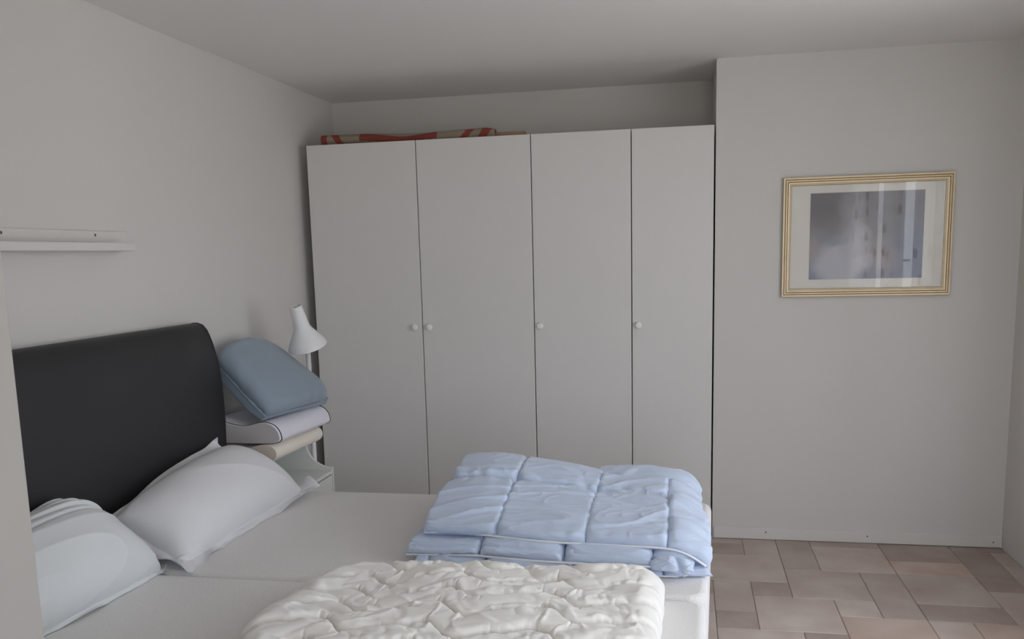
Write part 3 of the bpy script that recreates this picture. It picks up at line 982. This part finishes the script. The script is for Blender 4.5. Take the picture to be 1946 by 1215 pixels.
sheet_obj('lower_fold', P2, B2, M['quilt'], cd, 1, flip=(sg2 < 0))

# ------------------------------------------------------------------ blue duvet, folded, on the far bed
bd = thing('duvet', 'light blue box-quilted duvet with white piping folded on the far bed', 'duvet', (1.6, -1.65, ZM))


def quilt_sheet(name, ctrl, nu, nv, ulines, vlines, exu, exv, press, maxh, seed, thick, cells, floor_=ZM + 0.004, dimple=0.010, edgew=0.006, wr=0.0075, pk=0.0038):
    S = surf(ctrl, nu, nv)
    N = normals(S)
    sg = 1 if N[nu // 2, nv // 3, 2] > 0 else -1
    N = N * sg
    U, V_ = grid_uv(nu, nv)
    lu = np.linalg.norm(S[-1, nv // 2] - S[0, nv // 2]); lv = np.linalg.norm(S[nu // 2, -1] - S[nu // 2, 0])
    d = np.full((nu, nv), 9.0)
    for q in ulines: d = np.minimum(d, np.abs(U - q) * lu)
    for q in vlines: d = np.minimum(d, np.abs(V_ - q) * lv)
    Sd = S - N * (dimple * np.exp(-(d / edgew) ** 2))[..., None]
    pin = np.where(d < 0.0035, 0.5, 0.0)
    pin[:2] = 0.6; pin[-2:] = 0.6; pin[:, :2] = 0.6; pin[:, -2:] = 0.6
    P = cloth(Sd, exu, exv, pin, press, 130, seed, 0.007, 0.08, floor=floor_, sgn=sg, maxh=maxh, cells=cells)
    inn = np.clip(d / 0.02, 0.1, 1) * np.clip(np.minimum(np.minimum(U, 1 - U) * lu, np.minimum(V_, 1 - V_) * lv) / 0.02, 0, 1)
    P += N * ((wr * creases(S, 0.15, 0.05, seed + 50, 0.9, 3.0)) * inn)[..., None]
    P += N * (0.0028 * creases(S, 0.05, 0.022, seed + 55, 0.9, 2.4) * inn)[..., None]
    if name == 'top_layer':
        P += N * (0.0045 * smooth_noise(nu, nv, 7, 24, np.random.default_rng(91)) * smoothstep(0.80, 0.84, U) * (1 - smoothstep(0.97, 1.0, U)) * inn)[..., None]
    P += N * (0.0040 * puffs(S, 0.13, 0.06, seed + 57, 0.9) * inn)[..., None]
    P += N * (pk * (puckers(S, ulines + [0.0, 1.0], 0, 0.017, 0.030, seed + 51) + puckers(S, vlines + [0.0], 1, 0.017, 0.032, seed + 52)))[..., None]
    ed = np.minimum(np.minimum(U, 1 - U) * lu, np.minimum(V_, 1 - V_) * lv)
    Bt = S - N * (0.002 + thick * np.clip(ed / 0.03, 0, 1))[..., None]
    Bt[..., 2] = np.maximum(Bt[..., 2], ZM + 0.0015)
    P[..., 2] = np.maximum(P[..., 2], Bt[..., 2] + 0.0015)
    o = sheet_obj(name, P, Bt, M['bluequilt'], bd, 1, flip=(sg < 0))
    return P


# top layer: u left -> right and round the right-hand fold, v front edge -> over the back
def col(x, zf, zr, zm, zb, yf=-1.915, dx=0.0):
    return [(x, yf, zf), (x + dx * .3, -1.81, zr), (x + dx * .6, -1.66, (zr + zm) / 2 + .004), (x + dx, -1.46, zm), (x + dx, -1.34, zm - 0.012), (x + dx, -1.27, zb)]


top = quilt_sheet('top_layer', [
    col(1.145, 0.600, 0.622, 0.700, 0.560, -1.885, 0.02),
    col(1.290, 0.603, 0.640, 0.708, 0.570, -1.895, 0.0),
    col(1.430, 0.606, 0.636, 0.694, 0.570, -1.925, 0.0),
    col(1.570, 0.604, 0.634, 0.676, 0.570, -1.945, 0.0),
    col(1.710, 0.602, 0.632, 0.652, 0.560, -1.945, 0.0),
    col(1.840, 0.602, 0.630, 0.650, 0.560, -1.950, 0.0),
    col(1.955, 0.594, 0.618, 0.640, 0.555, -1.958, -0.02),
    col(2.035, 0.545, 0.575, 0.590, 0.540, -1.950, -0.03)],
    300, 190, [0.25, 0.53, 0.80], [0.0, 0.47, 0.90], 1.07, 1.07, 0.00018, 0.026, 31, 0.028, (52, 34))
mid = quilt_sheet('middle_layer', [
    [(1.105, -1.955, 0.548), (1.110, -1.915, 0.562), (1.115, -1.84, 0.566), (1.12, -1.55, 0.566)],
    [(1.30, -1.962, 0.558), (1.30, -1.925, 0.568), (1.30, -1.86, 0.572), (1.30, -1.55, 0.572)],
    [(1.50, -1.987, 0.560), (1.50, -1.945, 0.572), (1.50, -1.89, 0.580), (1.50, -1.55, 0.590)],
    [(1.72, -1.997, 0.560), (1.72, -1.960, 0.568), (1.72, -1.90, 0.585), (1.72, -1.55, 0.590)],
    [(1.90, -1.987, 0.556), (1.90, -1.955, 0.566), (1.90, -1.90, 0.580), (1.90, -1.55, 0.585)],
    [(1.985, -1.955, 0.540), (1.985, -1.93, 0.555), (1.985, -1.88, 0.565), (1.985, -1.55, 0.57)]],
    240, 90, [0.25, 0.50, 0.755], [], 1.08, 1.06, 0.00018, 0.018, 33, 0.012, (46, 12), edgew=0.008)
quilt_sheet('bottom_layer', [
    [(1.140, -1.965, 0.527), (1.140, -1.935, 0.540), (1.14, -1.80, 0.545)],
    [(1.35, -1.975, 0.527), (1.35, -1.945, 0.541), (1.35, -1.80, 0.545)],
    [(1.70, -2.000, 0.527), (1.70, -1.965, 0.537), (1.70, -1.80, 0.545)],
    [(2.045, -1.965, 0.527), (2.035, -1.93, 0.533), (2.02, -1.80, 0.540)]],
    220, 50, [0.10, 0.36, 0.62, 0.86], [], 1.07, 1.05, 0.0002, 0.012, 35, 0.004, (46, 8), dimple=0.004, edgew=0.006)
quilt_sheet('back_fold', [
    [(1.655, -1.46, 0.628), (1.655, -1.38, 0.662), (1.66, -1.30, 0.655), (1.665, -1.25, 0.58)],
    [(1.78, -1.47, 0.640), (1.78, -1.39, 0.668), (1.78, -1.30, 0.660), (1.78, -1.25, 0.58)],
    [(1.93, -1.47, 0.640), (1.93, -1.39, 0.660), (1.93, -1.31, 0.650), (1.93, -1.25, 0.58)],
    [(2.00, -1.46, 0.590), (2.00, -1.39, 0.600), (2.00, -1.31, 0.595), (2.00, -1.25, 0.56)]],
    100, 60, [], [], 1.05, 1.04, 0.0002, 0.02, 36, 0.02, (16, 10))


quilt_sheet('inner_flap', [
    [(1.860, -1.985, 0.566), (1.862, -1.992, 0.560), (1.868, -2.000, 0.550)],
    [(1.905, -1.990, 0.586), (1.918, -2.002, 0.570), (1.925, -2.010, 0.548)],
    [(1.945, -1.992, 0.590), (1.958, -2.006, 0.570), (1.962, -2.012, 0.542)],
    [(1.985, -1.975, 0.560), (1.984, -1.985, 0.552), (1.978, -1.995, 0.540)]],
    60, 40, [0.55], [], 1.06, 1.05, 0.0002, 0.012, 38, 0.004, (14, 8), dimple=0.012, edgew=0.01, wr=0.004, pk=0.0015)


def pipe(line, name='piping', r=0.0028):
    L = np.array(line)[::3]
    k = np.ones(5) / 5
    for c in range(3):
        pad = np.pad(L[:, c], 2, mode='edge'); L[:, c] = np.convolve(pad, k, 'valid')
    tube(name, L, r, M['whitepipe'], bd, 7)


pipe(top[:, 0] + np.array([0, -0.007, 0.002]), r=0.0034)
pipe(mid[:, 0] + np.array([0, -0.006, 0.001]), r=0.0032)
tip = top[-1, 0]
pipe(np.linspace(tip, (1.955, -1.985, 0.5285), 40) + np.array([0, -0.002, 0.0]))
pipe(np.linspace((1.955, -1.985, 0.5285), (1.60, -2.005, 0.5285), 60))

# ================================================================== NIGHTSTAND
ns = thing('nightstand', 'pale nightstand with curved sides and raised shelf between bed and wardrobe', 'nightstand', (0.14, -0.92, 0))
NX, NY0, NY1 = 0.348, -1.140, -0.690


def side(y0, y1):
    pts = [(XL + 0.004, 0.0), (NX, 0.0), (NX, 0.505)]
    for k in range(0, 13):
        t = k / 12
        a = math.pi / 2 * t
        pts.append((NX - 0.012 - 0.115 * math.sin(a), 0.505 + 0.117 * (1 - math.cos(a))))
    pts += [(XL + 0.004, 0.622)]
    n = len(pts)
    vs = [(x, y0, z) for x, z in pts] + [(x, y1, z) for x, z in pts]
    fs = [tuple(range(n)), tuple(range(n, 2 * n))[::-1]] + [(i, i + n, (i + 1) % n + n, (i + 1) % n) for i in range(n)]
    o = pydata('side_panel', vs, fs, M['night'], ns)
    bm = bmesh.new(); bm.from_mesh(o.data); bmesh.ops.recalc_face_normals(bm, faces=bm.faces); bm.to_mesh(o.data); bm.free()
    md = o.modifiers.new('edge', 'BEVEL'); md.width = 0.002; md.segments = 2; md.limit_method = 'ANGLE'
    return o


side(NY0, NY0 + 0.015); side(NY1 - 0.015, NY1)
box('upper_shelf', XL + 0.004, 0.222, NY0 + 0.015, NY1 - 0.015, 0.607, 0.622, M['night'], ns, bevel=0.002)
box('table_top', XL + 0.004, NX - 0.002, NY0 + 0.015, NY1 - 0.015, 0.474, 0.490, M['night'], ns, bevel=0.002)
box('back_panel', XL + 0.004, XL + 0.012, NY0 + 0.015, NY1 - 0.015, 0.05, 0.607, M['night'], ns)
dr = box('drawer', NX - 0.02, NX - 0.001, NY0 + 0.019, NY1 - 0.019, 0.30, 0.468, M['night'], ns, bevel=0.002)
lathe('knob', [(0.0, 0.02), (0.011, 0.018), (0.012, 0.012), (0.006, 0.006), (0.006, 0.0)], M['knob'], dr, (NX - 0.001, -0.915, 0.385), (1, 0, 0), 20)
box('lower_drawer', NX - 0.02, NX - 0.001, NY0 + 0.019, NY1 - 0.019, 0.10, 0.292, M['night'], ns, bevel=0.002)

# ------------------------------------------------------------------ foam pillows stacked on the nightstand shelf
def foam(name, label, profile, y0, y1, dxf, z0, mats, group, piping=None, seed=0):
    """profile: closed list (x, z) from back-bottom clockwise over the top; dxf(y) shifts x along the length"""
    t = thing(name, label, 'pillow', (0.12, (y0 + y1) / 2, z0), group)
    pr = np.array(profile, float)
    # resample smooth closed profile
    q = np.vstack([pr, pr[:1]])
    for _ in range(3):
        a = q[:-1] * 0.75 + q[1:] * 0.25; b = q[:-1] * 0.25 + q[1:] * 0.75
        q = np.stack([a, b], 1).reshape(-1, 2); q = np.vstack([q, q[:1]])
    q = q[:-1]
    cen = q.mean(0)
    n = len(q)
    st = [(0, 0.90), (0.006, 0.955), (0.014, 0.985), (0.03, 1.0)]
    L = y1 - y0
    rows = [(d, s) for d, s in st] + [(L * k / 8, 1.0) for k in range(1, 8)] + [(L - d, s) for d, s in st[::-1]]
    vs, fs, mi = [], [], []
    rng = np.random.default_rng(seed)
    for (d, s) in rows:
        y = y0 + d
        for (x, z) in q:
            xx = cen[0] + (x - cen[0]) * (1 - (1 - s) * 0.35) + dxf(y); zz = cen[1] + (z - cen[1]) * (1 - (1 - s) * 0.6)
            vs.append((xx, y, z0 + zz))
    for i in range(len(rows) - 1):
        for k in range(n):
            fs.append((i * n + k, i * n + (k + 1) % n, (i + 1) * n + (k + 1) % n, (i + 1) * n + k)); mi.append(0)
    fs += [tuple(range(n))[::-1], tuple(range((len(rows) - 1) * n, len(rows) * n))]; mi += [1, 1]
    o = pydata('cover', vs, fs, mats, t, True)
    bm = bmesh.new(); bm.from_mesh(o.data); bmesh.ops.recalc_face_normals(bm, faces=bm.faces); bm.to_mesh(o.data); bm.free()
    o.data.polygons.foreach_set('material_index', mi)
    o.data.polygons.foreach_set('use_smooth', [len(p.vertices) == 4 for p in o.data.polygons])
    if piping:
        for row in (2, len(rows) - 3):
            loop = [vs[row * n + k] for k in range(n)] + [vs[row * n]]
            sgn_ = -1 if row == 2 else 1
            tube('piping', [(x, y + sgn_ * 0.004, z) for x, y, z in loop], 0.0022, piping, t, 6, False)
    return t


foam('foam_pillow', 'cream foam pillow, bottom of the pillow stack on the nightstand',
     [(-0.045, 0.004), (-0.05, 0.045), (-0.03, 0.074), (0.05, 0.072), (0.15, 0.060), (0.22, 0.082), (0.275, 0.072), (0.292, 0.038), (0.272, 0.006), (0.20, 0.001), (0.06, 0.001)],
     -1.125, -0.69, lambda y: (y + 1.125) * 0.05, 0.6225, [M['cream'], M['creamside']], 'pillows stacked on the nightstand', None, 1)
foam('foam_pillow', 'white contour foam pillow with black piping under the blue pillow',
     [(-0.045, 0.004), (-0.05, 0.05), (-0.035, 0.098), (0.02, 0.104), (0.085, 0.083), (0.15, 0.074), (0.22, 0.096), (0.275, 0.088), (0.305, 0.055), (0.312, 0.004), (0.20, 0.001), (0.06, 0.001)],
     -1.130, -0.680, lambda y: (y + 1.13) * 0.085, 0.7035, [M['memory'], M['memside']], 'pillows stacked on the nightstand', M['blackpipe'], 2)
# blue pillow leaning on the stack against the wall (boxed edge)
bp = thing('pillow', 'blue-grey boxed pillow leaning on top of the stacked foam pillows', 'pillow', (0.1, -0.9, 0.80), 'pillows stacked on the nightstand')
nu, nv = 120, 120
ctrl = [[(0.000, -1.085, 1.040), (0.075, -1.110, 0.975), (0.165, -1.125, 0.885), (0.232, -1.120, 0.812)],
        [(0.000, -0.960, 1.070), (0.080, -0.960, 1.000), (0.185, -0.960, 0.905), (0.268, -0.975, 0.815)],
        [(0.000, -0.790, 1.070), (0.085, -0.790, 1.000), (0.205, -0.800, 0.905), (0.300, -0.820, 0.812)],
        [(0.000, -0.640, 1.025), (0.085, -0.640, 0.970), (0.215, -0.650, 0.878), (0.330, -0.680, 0.815)]]
S = surf(ctrl, nu, nv); N = normals(S)
sg = 1 if N[60, 60, 2] > 0 else -1
N = N * sg
U, V_ = grid_uv(nu, nv)
S = S + N * 0.012
ed = np.minimum(np.minimum(U, 1 - U), np.minimum(V_, 1 - V_))
pin = np.where(ed < 0.02, 0.5, 0.0)
P = cloth(S, 1.055, 1.055, pin, 0.00022, 150, 41, 0.003, 0.3, sgn=sg, maxh=0.07, cells=(18, 18))
P[..., 0] = np.maximum(P[..., 0], XL + 0.004)
P += N * (0.0030 * (puckers(S, [0.0, 1.0], 0, 0.024, 0.09, 77) + puckers(S, [0.0, 1.0], 1, 0.03, 0.07, 78)) + 0.0012 * creases(S, 0.2, 0.1, 79, 0.9, 3))[..., None]
Bt = S - N * (0.030 + 0.016 * (1 - smoothstep(0.05, 0.35, U)) * smoothstep(0.0, 0.3, 1 - V_))[..., None]
cen = S.mean((0, 1))
Bt[..., 0] = np.maximum(Bt[..., 0], XL + 0.003)
sheet_obj('cover', P, Bt, M['bluepillow'], bp, 1, flip=(sg < 0))
rim = np.concatenate([P[:, 0], P[-1, 1:], P[::-1, -1][1:], P[0, ::-1][1:]])[::2] + np.array([0, -0.001, 0.001])
tube('piping', np.vstack([rim, rim[:1]]), 0.0028, M['bluepipe'], bp, 6, False)
# small folded cloth end between the foam pillows
fc = box('folded_cloth', -0.03, 0.012, -1.135, -1.1255, 0.640, 0.700, M['cloth'], None, bevel=0.004, smooth=True)
tag(fc, 'small white cloth end showing between foam pillows behind headboard', 'cloth')

# ================================================================== FLOOR LAMP
lp = thing('floor_lamp', 'white floor lamp with tilted cone shade behind the pillow stack', 'lamp', (0.232, -0.585, 0))
PXl, PYl = 0.216, -0.605
lathe('base', [(0.0, 0.022), (0.02, 0.021), (0.11, 0.017), (0.122, 0.010), (0.122, 0.0), (0.0, 0.0)], M['lamp'], lp, (PXl - 0.12, PYl, 0.0), (0, 0, 1), 40)
tube('pole', [(PXl, PYl, 0.018), (PXl, PYl, 0.5), (PXl, PYl, 1.06)], 0.0115, M['lamp'], lp, 16)
ax = Vector((-0.10, -0.30, 0.93)).normalized()
c0 = Vector((0.242, -0.66, 1.066))
sp = [(0.091, 0.0), (0.0915, 0.003), (0.080, 0.028), (0.060, 0.060), (0.044, 0.086), (0.0385, 0.098), (0.0365, 0.108), (0.0275, 0.202), (0.0265, 0.2035), (0.0255, 0.202),
      (0.0345, 0.108), (0.0365, 0.098), (0.042, 0.085), (0.058, 0.059), (0.078, 0.027), (0.089, 0.001)]
lathe('shade', sp, M['lamp'], lp, c0, ax, 48, closed=True)
lathe('socket', [(0.0, 0.195), (0.010, 0.195), (0.017, 0.180), (0.017, 0.09), (0.0, 0.09)], M['lampin'], lp, c0, ax, 20)
lathe('bulb', [(0.0, 0.02), (0.018, 0.027), (0.026, 0.045), (0.022, 0.065), (0.014, 0.09)], M['knob'], lp, c0, ax, 20)
tube('joint_arm', [(PXl, PYl, 1.055), (PXl - 0.004, PYl - 0.02, 1.09), tuple(c0 + ax * 0.1)], 0.008, M['lamp'], lp, 10)

# ================================================================== CURTAINS at the right window (mirrored in the picture glass)
def curtain(y0, y1, label, seed):
    n, mz = 70, 3
    rng = np.random.default_rng(seed)
    ys = np.linspace(y0, y1, n)
    d = 0.015 * np.sin(np.linspace(0, (y1 - y0) / 0.115 * 2 * math.pi, n) + seed)
    vs, fs = [], []
    for z in (0.12, 1.2, 2.20):
        for i in range(n): vs.append((XR - 0.085 + d[i] * (1.25 - 0.25 * z / 2.2), ys[i], z))
    for j in range(2):
        for i in range(n - 1): fs.append((j * n + i, j * n + i + 1, (j + 1) * n + i + 1, (j + 1) * n + i))
    o = pydata('curtain', vs, fs, M['sheer'], None, True)
    tag(o, label, 'curtain', 'sheer curtains at the right window')


curtain(-3.95, -2.70, 'sheer spotted curtain panel at the camera end of the right window', 1)
curtain(-2.49, -1.87, 'sheer spotted curtain panel in the middle of the right window', 2)
curtain(-1.57, -1.02, 'sheer spotted curtain panel nearest the picture wall', 3)
rod = tube('curtain_rod', [(XR - 0.085, -4.02, 2.215), (XR - 0.085, -2.4, 2.215), (XR - 0.085, -0.9, 2.215)], 0.011, M['winframe'], None, 12)
tag(rod, 'white curtain rod above the right window', 'rod')
